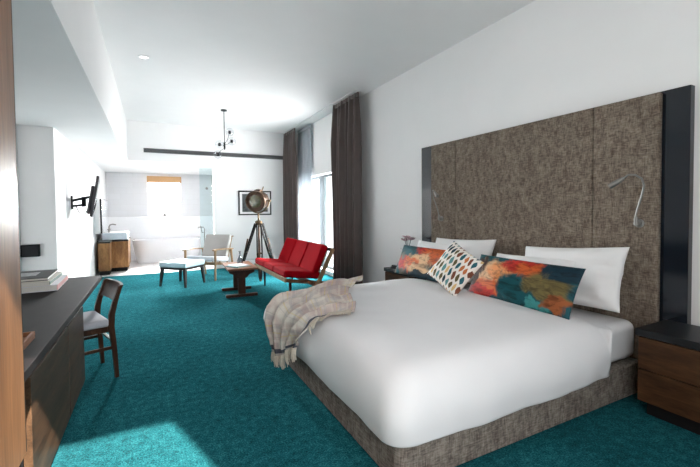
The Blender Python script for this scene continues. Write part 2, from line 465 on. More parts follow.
window('window_2', 'Y', YB-.12, VX0, VX1, .0, VZ, [], M['white_frame'], .02)
window('window_3', 'Y', BY+.07, NX0, NX1, NZ0, NZ1, [], M['white_frame'], .05)

# ------------------------------------------------------------------ wardrobe, desk and what stands on it
FX = -.40
t = thing('wardrobe', 'tall warm walnut wardrobe at the left edge of the photo', 'wardrobe', (-.92, .75, 0))
ox, oy = -.92, .75
b = nb(); box(b, (XR+.01-ox, -.33-oy, .48), (FX-.022-ox, 1.66-oy, 2.355), .003); obj('carcass', b, M['wardrobe'], t)
b = nb(); box(b, (FX-.02-ox, -.33-oy, .48), (FX-ox, .70-oy, 2.355), .003); obj('door', b, M['wardrobe'], t)
b = nb(); box(b, (FX-.02-ox, .705-oy, .48), (FX-ox, 1.66-oy, 2.355), .003); obj('door', b, M['wardrobe'], t)
b = nb(); box(b, (XR+.01-ox, 1.661-oy, .48), (FX-.002-ox, 1.675-oy, 2.355), .002); plabel(obj('edge_panel', b, M['black_matte'], t), 'black end panel')
b = nb(); box(b, (XR+.01-ox, -.33-oy, .0), (-.45-ox, 1.64-oy, .475), .003); plabel(obj('plinth', b, M['redwood'], t), 'reddish wooden plinth')

t = thing('desk', 'long dark desk unit with charcoal worktop and walnut doors beside the wardrobe', 'desk', (-.9, 2.9, 0))
ox, oy = -.9, 2.9
b = nb(); box(b, (XR+.005-ox, 1.69-oy, .712), (-.405-ox, 3.98-oy, .75), .004); obj('worktop', b, M['desk_top'], t)
b = nb(); box(b, (XR+.005-ox, 2.06-oy, .06), (-.51-ox, 3.37-oy, .62), .002)
box(b, (XR+.005-ox, 2.06-oy, .62), (-.60-ox, 3.37-oy, .704), .002); obj('carcass', b, M['black_matte'], t)
for y0, y1 in ((2.05, 2.862), (2.872, 3.44)):
    b = nb(); box(b, (-.505-ox, y0-oy, .05), (-.473-ox, y1-oy, .605), .002); d = obj('door', b, M['walnut'], t)
b = nb(); box(b, (XR+.005-ox, 2.1-oy, 0), (-.53-ox, 3.36-oy, .06)); obj('plinth', b, M['black_matte'], t)
b = nb(); box(b, (XR+.005-ox, 3.93-oy, 0), (-1.05-ox, 3.97-oy, .704), .003); obj('end_panel', b, M['black_matte'], t)
b = nb(); box(b, (XR+.01-ox, 1.70-oy, 0), (-.60-ox, 2.04-oy, .70), .003); plabel(obj('side_cabinet', b, M['redwood'], t), 'reddish wooden side of the unit')

t = thing('tray', 'small wooden tray on the charcoal worktop next to the wardrobe', 'tray', (-.62, 1.99, .75))
b = nb(); box(b, (-.16, -.13, 0), (.15, .14, .012), .003); obj('tray_base', b, M['redwood'], t)
b = nb()
for x0, y0, x1, y1 in ((-.16, -.13, .15, -.118), (-.16, .128, .15, .14), (-.16, -.118, -.148, .128), (.138, -.118, .15, .128)): box(b, (x0, y0, .0125), (x1, y1, .032), .002)
obj('tray_rim', b, M['redwood'], t)

def book(name, label, c, rz, w, d, h, cov, spine=None, art=None):
    """w along local x, d along local y, spine at -y"""
    t = thing(name, label, 'book', c, rz, None)
    b = nb(); box(b, (-w/2, -d/2, 0), (w/2, d/2, .004), .001); box(b, (-w/2, -d/2, h-.004), (w/2, d/2, h), .001)
    obj('cover', b, cov, t)
    b = nb(); box(b, (-w/2+.004, -d/2+.004, .0042), (w/2-.004, d/2-.004, h-.0042)); obj('page_block', b, M['pages'], t)
    b = nb(); box(b, (w/2-.0035, -d/2+.001, .0043), (w/2, d/2-.001, h-.0043), .0005); obj('spine', b, spine or cov, t)
    if art:
        b = nb(); box(b, (-w*.32, -d*.2, h), (w*.2, d*.22, h+.0006)); plabel(obj('cover_picture', b, art, t), 'grey picture on the cover')
    return t
Mw = plain('white_book_cover', (.72, .71, .76), .5, var=.03); Mp = plain('pink_book_spine', (.70, .33, .32), .5, var=.05)
Mc = plain('cream_book_cover', (.70, .66, .58), .5, var=.03); Mg = plain('green_book_spine', (.12, .20, .17), .5, var=.05)
Md = plain('dark_book_cover', (.022, .024, .027), .65, var=.1, spec=.15); Ma = plain('grey_cover_picture', (.22, .23, .24), .5, var=.5, scale=40)
Ms = plain('pale_book_spine', (.62, .62, .62), .5, var=.05)
book('book', 'large white book with pink spine, bottom of the stack on the desk', (-.79, 3.62, .75), .04, .34, .52, .042, Mw, Mp)
book('book', 'cream book with green spine, middle of the stack on the desk', (-.815, 3.60, .7921), .02, .32, .48, .030, Mc, Mg)
book('book', 'dark covered book with grey picture, on top of the desk stack', (-.83, 3.62, .8222), .05, .30, .46, .022, Md, Ms, Ma)

t = thing('socket_box', 'black rectangular box fixed to the grey wall end above the books', 'wall box', (-1.31, 5.95, .77))
b = nb(); box(b, (-.105, -.06, 0), (.075, 0, .145), .004); obj('housing', b, M['black_matte'], t)
b = nb(); box(b, (-.09, -.063, .012), (.06, -.0602, .133), .001); obj('face_plate', b, M['black'], t)

# ------------------------------------------------------------------ desk chair
t = thing('desk_chair', 'dark brown wooden chair with light grey seat drawn up to the desk', 'chair', (-.50, 3.67, 0), math.radians(19))
t.scale = (1, 1, .965)
HW = .205
def quad_tube(bm, pts, w, d): 
    ps = [Vector(p) for p in pts]
    rings = []
    for i, p in enumerate(ps):
        k = i/(len(ps)-1); ww = w[0]+(w[1]-w[0])*k if isinstance(w, tuple) else w; dd = d[i] if isinstance(d, list) else d
        rings.append([bm.verts.new(p+Vector((sx*dd/2, sy*ww/2, 0))) for sx, sy in ((-1, -1), (1, -1), (1, 1), (-1, 1))])
    for a, c in zip(rings, rings[1:]):
        for k in range(4): bm.faces.new((a[k], a[(k+1) % 4], c[(k+1) % 4], c[k]))
    bm.faces.new(rings[0][::-1]); bm.faces.new(rings[-1]); return bm
for s in (-1, 1):
    b = nb(); quad_tube(b, [(.165, s*HW, 0), (.155, s*HW, .2), (.135, s*HW, .42), (.140, s*HW, .52), (.165, s*HW, .62), (.205, s*HW, .745)], .028, [.026, .032, .04, .042, .036, .026])
    obj('leg', b, M['chairwood'], t)
for s in (-1, 1):
    b = nb(); taper(b, (-.205, s*(HW-.005), .43), (-.215, s*(HW-.005), 0), .023, .015); obj('leg', b, M['chairwood'], t)
b = nb()   # curved top rail
n = 10; rings = []
for i in range(n+1):
    y = -HW-.02 + (2*HW+.04)*i/n; k = 1-(2*i/n-1)**2; xo = .028*k
    rings.append([b.verts.new((x+xo, y, z)) for x, z in ((.150, .615), (.172, .615), (.222, .752), (.200, .752))])
for a, c in zip(rings, rings[1:]):
    for k in range(4): b.faces.new((a[k], a[(k+1) % 4], c[(k+1) % 4], c[k]))
b.faces.new(rings[0]); b.faces.new(rings[-1]); obj('backrest', b, M['chairwood'], t)
b = nb(); box(b, (-.235, -.215, .425), (.125, .215, .485), .022, 4); obj('seat', b, M['chair_seat'], t)
b = nb(); box(b, (-.215, -.19, .375), (-.19, .19, .424), .003); box(b, (.11, -.185, .375), (.13, .185, .424), .003)
for s in (-1, 1): box(b, (-.19, s*.19-.01, .38), (.115, s*.19+.01, .424), .003)
obj('seat_rail', b, M['chairwood'], t)
for s in (-1, 1):
    b = nb(); bar(b, (-.207, s*HW, .25), (.15, s*HW, .25), .016, .026); obj('stretcher', b, M['chairwood'], t)
b = nb(); bar(b, (.148, -HW+.012, .30), (.148, HW-.012, .30), .026, .016); obj('stretcher', b, M['chairwood'], t)

# ------------------------------------------------------------------ television on its bracket
t = thing('television', 'flat television seen edge on, tilted on its wall bracket', 'television', (-.79, 7.15, 1.535))
tilt = math.radians(9.5); yaw = math.radians(5.2)
R = Matrix.Rotation(yaw, 3, 'Z') @ Matrix.Rotation(tilt, 3, 'Y')
def tvb(c0, c1, bev):
    bm = nb(); box(bm, c0, c1, bev)
    for v in bm.verts: v.co = R @ v.co
    return bm
obj('screen_panel', tvb((-.012, -.50, -.30), (.022, .50, .30), .006), M['tv_back'], t)
obj('screen', tvb((.0222, -.49, -.285), (.024, .49, .29), .0005), M['tv_screen'], t)
obj('back_shell', tvb((-.06, -.36, -.27), (-.0122, .36, .16), .022), M['tv_back'], t)
t = thing('wall_bracket', 'black folding wall bracket holding the television on the white wall', 'bracket', (XT, 7.02, 1.45))
b = nb(); box(b, (0, -.04, -.10), (.018, .04, .10), .004); obj('wall_plate', b, M['black_matte'], t)
b = nb(); bar(b, (.018, -.02, .03), (.14, .10, .07), .03, .035); bar(b, (.14, .10, .07), (.215, .12, .09), .03, .04)
bar(b, (.018, .02, -.05), (.15, .10, -.03), .03, .03); lathe(b, [(.028, -.06), (.028, .09)], (.14, .10, 0), 12)
obj('arm', b, M['black_matte'], t)
b = nb(); tube(b, [(.05, .05, -.06), (.09, .06, -.16), (.13, .08, -.21), (.17, .09, -.14), (.2, .1, -.05)], .006, 6); obj('cable', b, M['black_matte'], t)

# ------------------------------------------------------------------ ottoman, lounge chair
t = thing('ottoman', 'pale blue padded footstool on black legs in front of the lounge chair', 'footstool', (.46, 7.48, 0), math.radians(-43.5))
b = nb(); box(b, (-.275, -.265, .335), (.275, .265, .425), .022, 3); obj('cushion', b, M['ottoman'], t)
b = nb(); box(b, (-.262, -.252, .295), (.262, .252, .3345), .004); obj('frame', b, M['dark_leg'], t)
for sx in (-1, 1):
    for sy in (-1, 1):
        b = nb(); taper(b, (sx*.235, sy*.225, .296), (sx*.262, sy*.25, 0), .034, .02); obj('leg', b, M['dark_leg'], t)

# local: front is -y
ph = math.radians(-39)
t = thing('lounge_chair', 'oak lounge chair with grey back cushion beside the bathroom opening', 'armchair', (.985, 8.02, 0), ph)
W2 = .315
for s in (-1, 1):
    b = nb(); taper(b, (s*W2, -.31, .565), (s*W2, -.325, 0), .024, .017, rnd=True); obj('leg', b, M['oak'], t)
    b = nb(); taper(b, (s*W2, .27, .535), (s*W2, .36, 0), .024, .016, rnd=True); obj('leg', b, M['oak'], t)
    b = nb(); quad_tube(b, [(s*W2, -.36, .57), (s*W2, -.30, .578), (s*W2, -.1, .572), (s*W2, .12, .552), (s*W2, .33, .538)], .03, [.06, .07, .055, .045, .04])
    bm = nb()
    pts = [(-.37, .572, .045), (-.30, .580, .075), (-.1, .574, .06), (.12, .555, .046), (.34, .540, .04)]
    rr = []
    for y, z, w in pts: rr.append([bm.verts.new((s*W2+dx*w/2, y, z+dz)) for dx, dz in ((-1, -.012), (1, -.012), (1, .012), (-1, .012))])
    for a, c in zip(rr, rr[1:]):
        for k in range(4): bm.faces.new((a[k], a[(k+1) % 4], c[(k+1) % 4], c[k]))
    bm.faces.new(rr[0]); bm.faces.new(rr[-1]); b.free(); obj('armrest', bm, M['oak'], t)
    b = nb(); bar(b, (s*(W2-.03), -.30, .315), (s*(W2-.03), .32, .235), .022, .045); obj('side_rail', b, M['oak'], t)
b = nb(); bar(b, (-W2, -.315, .315), (W2, -.315, .315), .022, .05); obj('front_rail', b, M['oak'], t)
b = nb()
for x in (-.24, -.08, .08, .24): bar(b, (x, .235, .25), (x, .455, .78), .025, .018)
bar(b, (-.27, .46, .785), (.27, .46, .785), .03, .022); bar(b, (-.27, .24, .255), (.27, .24, .255), .03, .022); obj('back_frame', b, M['oak'], t)
b = nb(); Rm = Matrix.Rotation(math.radians(-7), 3, 'X'); obox(b, (0, -.04, .375), (.56, .58, .10), Rm, .03, 3); obj('seat_cushion', b, M['pale_seat'], t)
b = nb(); Rm = Matrix.Rotation(math.radians(-22), 3, 'X'); obox(b, (0, .275, .60), (.55, .10, .47), Rm, .03, 3); obj('back_cushion', b, M['grey_back'], t)

# ------------------------------------------------------------------ coffee table and things on it
t = thing('coffee_table', 'reddish trestle coffee table in front of the red sofa', 'table', (1.20, 6.18, 0), math.radians(-3))
b = nb(); box(b, (-.22, -.42, .425), (.22, .42, .455), .006); obj('table_top', b, M['teak'], t)
for y in (-.23, .33):
    b = nb(); bar(b, (-.235, y, .0225), (.235, y, .0225), .045, .045, .006); obj('foot', b, M['teak_dark'], t)
    b = nb(); box(b, (-.055, y-.018, .045), (.055, y+.018, .424), .004); obj('leg', b, M['teak_dark'], t)
    b = nb()
    pl = [(-.19, .424), (.19, .424), (.185, .37), (.12, .345), (.07, .29), (-.07, .29), (-.12, .345), (-.185, .37)]
    va = [b.verts.new((x, y-.0285, z)) for x, z in pl]; vb = [b.verts.new((x, y-.0185, z)) for x, z in pl]
    b.faces.new(va); b.faces.new(vb[::-1])
    for i in range(len(pl)): b.faces.new((va[i], va[(i+1) % len(pl)], vb[(i+1) % len(pl)], vb[i]))
    obj('bracket', b, M['teak_dark'], t)
b = nb(); bar(b, (0, -.21, .30), (0, .31, .30), .03, .06); obj('stretcher', b, M['teak_dark'], t)
Mteal = plain('teal_magazine_cover', (.05, .22, .24), .35, var=.5, scale=25); Mmag = plain('white_magazine_cover', (.7, .72, .75), .35, var=.25, scale=18)
t = thing('magazine', 'teal magazine lying under a white one on the coffee table', 'magazine', (1.15, 6.02, .4555), .5)
b = nb(); box(b, (-.12, -.15, 0), (.12, .15, .010), .002); obj('cover', b, Mteal, t)
b = nb(); box(b, (-.1185, -.1515, .002), (.1215, .148, .008), .0005); obj('page_block', b, M['pages'], t)
t = thing('magazine', 'white magazine on top of the teal one on the coffee table', 'magazine', (1.165, 6.06, .4657), .25)
b = nb(); box(b, (-.11, -.145, 0), (.11, .145, .008), .002); obj('cover', b, Mmag, t)
b = nb(); box(b, (-.1085, -.1465, .002), (.1115, .143, .0062), .0005); obj('page_block', b, M['pages'], t)
t = thing('vase', 'small grey glass vase with narrow neck on the coffee table', 'vase', (1.235, 6.30, .4555))
b = nb(); lathe(b, [(.001, 0), (.042, 0), (.05, .02), (.046, .06), (.022, .11), (.012, .15), (.013, .185), (.018, .2), (.014, .2), (.009, .185), (.008, .15), (.018, .11), (.04, .06), (.044, .022), (.001, .012)], n=20)
obj('vase_body', b, M['glass_vase'], t)
b = nb(); lathe(b, [(.019, .197), (.021, .2), (.021, .206), (.018, .208), (.015, .206), (.015, .2)], n=20); obj('rim', b, M['chrome'], t)

# ------------------------------------------------------------------ sofa
SX, SY0, SY1 = 1.60, 5.09, 6.86
t = thing('sofa', 'red three seat sofa with low pale timber frame by the window', 'sofa', (2.0, 5.94, 0))
ox, oy = 2.0, 5.94
b = nb(); box(b, (1.595-ox, SY0-oy, .315), (1.625-ox, SY1-oy, .375), .005); plabel(obj('front_rail', b, M['oak'], t), 'pale timber front rail')
b = nb(); box(b, (2.02-ox, SY0-oy, .22), (2.05-ox, SY1-oy, .28), .005); obj('rear_rail', b, M['teak'], t)
for y in (SY0+.05, SY1-.05):
    b = nb(); bar(b, (1.626-ox, y-oy, .335), (2.30-ox, y-oy, .23), .035, .05); obj('side_rail', b, M['teak'], t)
for y in (SY0+.012, SY1-.012):
    b = nb(); bar(b, (2.06-ox, y-oy, .20), (2.33-ox, y-oy, .74), .028, .06); obj('back_post', b, M['oak'], t)
b = nb(); box(b, (2.30-ox, SY0-oy, .70), (2.335-ox, SY1-oy, .75), .005); obj('top_rail', b, M['teak_dark'], t)
for i, y in enumerate([SY0+.2+i*.24 for i in range(7)]):
    b = nb(); bar(b, (2.125-ox, y-oy, .28), (2.315-ox, y-oy, .70), .045, .014); obj('back_slat', b, M['oak'], t)
for x in (1.72, 2.22):
    for y in (SY0+.15, SY1-.22):
        b = nb(); taper(b, (x-ox, y-oy, .335 if x < 2 else .25), (x-ox, y-oy, 0), .024, .016); obj('leg', b, M['teak_dark'], t)
th1 = math.atan2(.105, .66)
for i in range(3):
    y0 = SY0+.025+i*.577; yc = y0+.283
    b = nb(); Rm = Matrix.Rotation(math.radians(7), 3, 'Y'); tb = nb(); box(tb, (-.27, -.282, -.05), (.27, .282, .05), .03, 4)
    for v in tb.verts:
        k = max(0, (1-(v.co.x/.27)**2)*(1-(v.co.y/.282)**2)); v.co.z *= 1+.25*k
        v.co = Rm @ v.co + Vector((1.865-ox, yc-oy, .395))
    merge(b, tb); obj('seat_cushion', b, M['red'], t)
for i in range(3):
    y0 = SY0+.025+i*.577; yc = y0+.283
    tb = nb(); box(tb, (-.05, -.275, -.23), (.05, .275, .23), .028, 4)
    Rm = Matrix.Rotation(math.radians(24), 3, 'Y')
    for v in tb.verts: v.co = Rm @ v.co + Vector((2.135-ox, yc-oy, .585))
    b = nb(); merge(b, tb); obj('back_cushion', b, M['red'], t)

# ------------------------------------------------------------------ tripod searchlight
LX, LY = 1.84, 7.50
t = thing('tripod_lamp', 'aged copper searchlight lamp on a tall black tripod behind the sofa', 'lamp', (LX, LY, 0))
AP = Vector((0, 0, 1.06))
b = nb(); lathe(b, [(.03, 1.02), (.065, 1.03), (.068, 1.10), (.04, 1.115), (.018, 1.12), (.018, 1.18), (.001, 1.18)], n=20); obj('hub', b, M['brass'], t)
for fx, fy in ((-.35, .20), (.37, .15), (-.08, -.40)):
    f = Vector((fx, fy, 0)); d = f.normalized(); side = Vector((-d.y, d.x, 0))
    top = AP + d*.06
    b = nb(); 
    for s in (-1, 1):
        a0 = top+side*s*.04; a1 = Vector((fx*.55+d.x*.03, fy*.55+d.y*.03, .50))+side*s*.045
        bar(b, a0, a1, .026, .034, .003); bar(b, a1, f+side*s*.014+Vector((0, 0, .03)), .026, .034, .003)
    lg = obj('leg', b, M['tripod_black'], t)
    b = nb(); bar(b, top+Vector((0, 0, -.30))+d*.16, f*.98+Vector((0, 0, .02)), .026, .026, .003); obj('leg_extension', b, M['tripod_brown'], lg)
    b = nb(); p = Vector((fx*.55+d.x*.03, fy*.55+d.y*.03, .50)); bar(b, p-side*.05, p+side*.05, .03, .03, .003); obj('clamp', b, M['brass'], lg)
    b = nb(); tube(b, [(0, 0, .36), tuple(f*.66+Vector((0, 0, .36)))], .005, 6); obj('spreader', b, M['chrome'], lg)
    b = nb(); lathe(b, [(.02, 0), (.022, .02), (.012, .045)], tuple(f), 12); obj('foot', b, M['brass'], lg)
b = nb(); tube(b, [(0, 0, .30), (0, 0, 1.03)], .019, 12); obj('centre_column', b, M['tripod_brown'], t)
HZ = 1.50
dr = Vector((-.62, -.80, -.12)).normalized()      # the way the lens looks
hc = Vector((0.0, 0.02, HZ)); sd = Vector((-dr.y, dr.x, 0)).normalized()
b = nb(); pts = [tuple(hc+sd*(.225*math.cos(a))+Vector((0, 0, -.235*math.sin(a)))) for a in [PI*i/14 for i in range(15)]]
pts = [tuple(Vector(p)) for p in pts]
tube(b, pts, .013, 8); tube(b, [tuple(hc+Vector((0, 0, -.235))), (0, 0, 1.17)], .016, 8); obj('yoke', b, M['brass'], t)
b = nb(); lathe(b, [(.001, -.26), (.07, -.258), (.14, -.22), (.168, -.15), (.175, -.02), (.175, .04), (.182, .045), (.182, .10), (.176, .105), (.176, .02), (.001, .02)], tuple(hc), 32, tuple(dr))
obj('drum', b, M['copper'], t)
b = nb(); lathe(b, [(.168, .095), (.200, .095), (.204, .11), (.20, .135), (.170, .135), (.166, .12)], tuple(hc), 32, tuple(dr)); obj('lens_ring', b, M['copper'], t)
b = nb(); lathe(b, [(.001, .085), (.167, .085), (.167, .10), (.135, .118), (.07, .128), (.001, .131)], tuple(hc), 32, tuple(dr)); obj('lens', b, M['lens_glass'], t)
up = (Vector((0, 0, 1)) - dr*dr.z).normalized()
b = nb(); lathe(b, [(.001, .14), (.05, .14), (.05, .18), (.075, .185), (.075, .21), (.03, .225), (.001, .225)], tuple(hc-dr*.03), 20, tuple(up)); obj('vent_cap', b, M['copper'], t)
b = nb(); tube(b, [tuple(hc+up*.15-sd*.09*-1+dr*.03), tuple(hc+up*.23+sd*.12+dr*.02), tuple(hc+up*.27+sd*.13)], [.008, .009, .012], 8); obj('handle', b, M['brass'], t)
for sg in (-1, 1):
    b = nb(); tube(b, [tuple(hc+sd*.15*sg), tuple(hc+sd*.222*sg), tuple(hc+sd*.224*sg), tuple(hc+sd*.262*sg)], [.012, .012, .022, .022], 10); obj('knob', b, M['brass'], t)

# ------------------------------------------------------------------ framed picture
t = thing('picture', 'framed dark photograph on the far wall behind the tripod lamp', 'picture', (2.165, YF, 1.49))
w, h = .385, .285
b = nb()
for x0, z0, x1, z1 in ((-w, h-.028, w, h), (-w, -h, w, -h+.028), (-w, -h+.028, -w+.028, h-.028), (w-.028, -h+.028, w, h-.028)): box(b, (x0, -.03, z0), (x1, 0, z1), .002)
obj('frame', b, M['black_matte'], t)
b = nb(); box(b, (-w+.02, -.014, -h+.02), (w-.02, -.004, h-.02)); obj('mat_board', b, M['mat_board'], t)
tt = NT('dark_photograph'); v = tt.coord(); n = tt.noise(v, 6, 4)
tt.link(tt.ramp(n, [(.35, (.02, .024, .028)), (.55, (.08, .09, .09)), (.72, (.30, .31, .30))]), tt.b.inputs['Base Color'])
b = nb(); box(b, (-w+.085, -.0152, -h+.075), (w-.085, -.0142, h-.075)); obj('photograph', b, tt.m, t)

# ------------------------------------------------------------------ slot grille, pendant, downlight
t = thing('air_grille', 'long dark linear air grille high on the far wall', 'vent', (1.40, YF, 2.59))
b = nb()
for z0, z1 in ((.034, .045), (-.045, -.034)): box(b, (-1.525, -.016, z0), (1.50, 0, z1), .002)
box(b, (-1.535, -.016, -.045), (-1.525, 0, .045)); box(b, (1.50, -.016, -.045), (1.51, 0, .045)); obj('frame', b, M['grille_frame'], t)
b = nb(); box(b, (-1.525, -.004, -.034), (1.50, -.001, .034)); obj('backing', b, M['grille'], t)
for z in (-.022, -.007, .008, .023):
    b = nb(); box(b, (-1.525, -.013, z-.003), (1.50, -.005, z+.003)); obj('slat', b, M['grille_frame'], t)

t = thing('pendant_light', 'black rod pendant light with clear glass globes hanging from the ceiling', 'pendant light', (1.225, 7.5, HC))
b = nb(); lathe(b, [(.001, 0), (.055, 0), (.055, -.02), (.012, -.03), (.001, -.03)], n=20); obj('canopy', b, M['black'], t)
b = nb(); tube(b, [(0, 0, -.025), (0, 0, -.66)], .007, 8); obj('rod', b, M['black'], t)
b = nb(); lathe(b, [(.001, -.60), (.016, -.60), (.018, -.70), (.010, -.735), (.001, -.74)], n=12); obj('hub', b, M['black'], t)
for gx, gy, gz, a in ((.10, .02, -.40, -.63), (.125, -.03, -.575, -.65), (-.085, .03, -.64, -.66), (-.125, -.02, -.835, -.71)):
    tip = Vector((gx, gy, gz)); d = Vector((gx, gy, 0)).normalized()
    g = nb(); tube(g, [(0, 0, a), (gx*.55, gy*.55, a+(gz-a)*.35), tuple(tip-Vector((0, 0, 0.0)))], .0045, 6); ar = obj('arm', g, M['black'], t)
    g = nb(); lathe(g, [(.001, -.03), (.022, -.028), (.026, .0), (.022, .028), (.001, .032)], tuple(tip), 14); obj('socket', g, M['black'], ar)
    g = nb(); bmesh.ops.create_uvsphere(g, u_segments=24, v_segments=14, radius=.078)
    for v in g.verts: v.co += tip
    obj('globe', g, M['glass_globe'], ar)

t = thing('downlight', 'small round white downlight recessed in the ceiling', 'ceiling light', (-.05, 5.36, HC))
b = nb(); lathe(b, [(.045, 0), (.062, 0), (.062, -.006), (.050, -.010), (.045, -.004)], n=28); obj('trim_ring', b, M['white_frame'], t)
b = nb(); lathe(b, [(.001, -.001), (.044, -.001), (.044, -.005), (.001, -.006)], n=24); obj('diffuser', b, M['white_lamp'], t)

# ------------------------------------------------------------------ curtains
def curtain(y0, y1, z0, z1, x, amp, folds, bulge=0, flare=0, seed=0, ny=140, nz=14):
    bm = nb(); g = []
    for j in range(nz+1):
        k = j/nz; z = z0+(z1-z0)*k; row = []
        for i in range(ny+1):
            s = i/ny
            a = y0 - flare*(1-k) - bulge*math.sin(PI*min(1, k*1.02)); c = y1 + flare*.35*(1-k)
            pinch = .35+.65*min(1, (1-k)*5)
            ph = 2*PI*folds*s + .9*noise.noise(Vector((s*4+seed, k*.7, seed)))
            yy = a+(c-a)*s + .012*math.sin(ph*.5+seed)
            xx = x + amp*pinch*math.sin(ph)*(.75+.5*noise.noise(Vector((s*7, k*1.2, seed)))) + .015*(1-k)*noise.noise(Vector((s*3+seed, k*2, 1)))
            row.append(bm.verts.new((xx, yy, z)))
        g.append(row)
    for j in range(nz):
        for i in range(ny): bm.faces.new((g[j][i], g[j][i+1], g[j+1][i+1], g[j+1][i]))
    return bm
def solid(o, th):
    m = o.modifiers.new('thickness', 'SOLIDIFY'); m.thickness = th; m.offset = 0
def curtain_thing(name, label, y0, y1, x, amp, folds, mat, th, tape=True, **k):
    o = thing(name, label, 'curtain', (x, (y0+y1)/2, .02))
    bm = curtain(y0-(y0+y1)/2, y1-(y0+y1)/2, 0, 3.135, 0, amp, folds, **k); p = obj('drape', bm, mat, o, 180); solid(p, th)
    bm = nb(); box(bm, (-.012, y0-(y0+y1)/2, 3.075), (.012, y1-(y0+y1)/2, 3.135), .003); obj('heading_tape', bm, mat, o)
curtain_thing('curtain', 'dark brown full length curtain nearest the headboard', 5.37, 6.28, 2.915, .085, 6, M['curtain'], .004, bulge=.03, flare=.05, seed=2)
curtain_thing('curtain', 'dark brown full length curtain in the far corner behind the lamp', 8.32, 9.10, 2.885, .062, 6, M['curtain'], .004, bulge=.0, flare=.03, seed=5)
curtain_thing('sheer_curtain', 'white sheer curtain gathered beside the far brown curtain', 7.80, 8.60, 3.065, .028, 9, M['sheer'], .002, flare=.02, seed=9)
curtain_thing('sheer_curtain', 'white sheer curtain gathered behind the brown curtain nearest the bed', 5.95, 6.66, 3.065, .028, 9, M['sheer'], .002, flare=.01, seed=13)

# ------------------------------------------------------------------ headboard
t = thing('headboard', 'wide brown tweed upholstered headboard with black side strips', 'headboard', (XW, 2.645, 0))
oy = 2.645
b = nb(); box(b, (-.055, 1.215-oy, 0), (-.001, 3.985-oy, 2.082), .003); plabel(obj('backing_panel', b, M['black_edge'], t), 'black lacquered backing panel')
for y0, y1 in ((1.365, 1.802), (1.806, 3.320), (3.324, 3.745)):
    b = nb(); box(b, (-.10, y0-oy, .05), (-.0555, y1-oy, 2.072), .012, 3); obj('padded_panel', b, M['tweed'], t)
HX = XW-.10

def reading_lamp(label, y, s):
    t = thing('reading_wall_lamp', label, 'wall lamp', (HX, y, 1.19), 0, None)
    b = nb(); lathe(b, [(.001, 0), (.030, 0), (.030, -.008), (.022, -.012), (.018, -.045), (.001, -.05)], (0, 0, 0), 18, (1, 0, 0)); obj('base', b, M['lamp_metal'], t)
    path = [(-.045, 0, .0), (-.05, 0, .06), (-.055, -.02*s, .13), (-.065, -.045*s, .20), (-.08, -.062*s, .255), (-.095, -.055*s, .305), (-.115, -.025*s, .332), (-.13, .01*s, .333), (-.14, .04*s, .308)]
    b = nb(); tube(b, path, .0065, 8); lathe(b, [(.012, 0), (.012, .045), (.009, .055)], (-.045, 0, -.01), 12); obj('gooseneck', b, M['lamp_metal'], t)
    d = (Vector((-.025, .085*s, -.057))).normalized(); p = Vector((-.138, .034*s, .312))
    b = nb(); lathe(b, [(.001, -.004), (.012, 0), (.016, .03), (.019, .09), (.018, .10), (.001, .10)], tuple(p), 16, tuple(d)); obj('lamp_head', b, M['lamp_metal'], t)
reading_lamp('grey gooseneck reading lamp on the right side of the headboard', 1.475, 1)
reading_lamp('grey gooseneck reading lamp on the left side of the headboard', 3.545, -1)

# ------------------------------------------------------------------ nightstands
def nightstand(label, y0, y1):
    yc = (y0+y1)/2; hw = (y1-y0)/2
    t = thing('nightstand', label, 'nightstand', (2.9, yc, 0))
    x0, x1 = 2.70-2.9, XW-.058-2.9
    b = nb(); box(b, (x0-.012, -hw-.012, .50), (x1, hw+.012, .545), .004); plabel(obj('top', b, M['black'], t), 'black slab top')
    b = nb(); box(b, (x0+.02, -hw, .09), (x1, hw, .4995), .003); obj('body', b, M['nightwood'], t)
    b = nb(); box(b, (x0+.05, -hw+.03, 0), (x1, hw-.03, .0895)); obj('plinth', b, M['black_matte'], t)
    for z0, z1 in ((.09, .288), (.294, .492)):
        b = nb(); box(b, (x0, -hw, z0), (x0+.0195, hw, z1), .003); obj('drawer', b, M['nightwood'], t)
nightstand('wooden nightstand with black top on the near side of the bed', .74, 1.315)
nightstand('wooden nightstand with black top on the far side of the bed', 3.762, 4.28)
t = thing('telephone', 'flat black telephone on the far nightstand', 'telephone', (2.80, 4.12, .545))
b = nb(); box(b, (-.06, -.09, 0), (.06, .09, .02), .004); obj('body', b, M['black_matte'], t)
b = nb(); box(b, (-.05, -.085, .0205), (-.015, .085, .04), .008); obj('handset', b, M['black_matte'], t)
t = thing('vase', 'dark vase of pinkish flowers on the far nightstand', 'vase', (2.86, 3.99, .545))
b = nb(); lathe(b, [(.001, 0), (.035, 0), (.045, .05), (.035, .13), (.022, .18), (.028, .2), (.02, .2), (.001, .17)], n=18); obj('pot', b, M['black'], t)
for k, (dx, dy, dz) in enumerate(((-.02, .0, .40), (.01, .075, .36), (.0, -.065, .38))):
    b = nb(); tube(b, [(0, 0, .17), (dx*.3, dy*.3, .27), (dx, dy, dz)], .004, 6); st = obj('stem', b, M['leafgreen'], t)
    b = nb()
    for q in range(9):
        a = q*2.4; el = .25+.5*((q*37) % 10)/10
        d = Vector((math.cos(a)*math.cos(el), math.sin(a)*math.cos(el), math.sin(el)*.8))
        tb = nb(); bmesh.ops.create_uvsphere(tb, u_segments=8, v_segments=6, radius=1)
        m3 = d.to_track_quat('Z', 'Y').to_matrix()
        for v in tb.verts: v.co = m3 @ Vector((v.co.x*.027, v.co.y*.007, v.co.z*.036+.026)) + Vector((dx, dy, dz))
        merge(b, tb)
    plabel(obj('blossom', b, M['petal'], st), 'pinkish blossom')
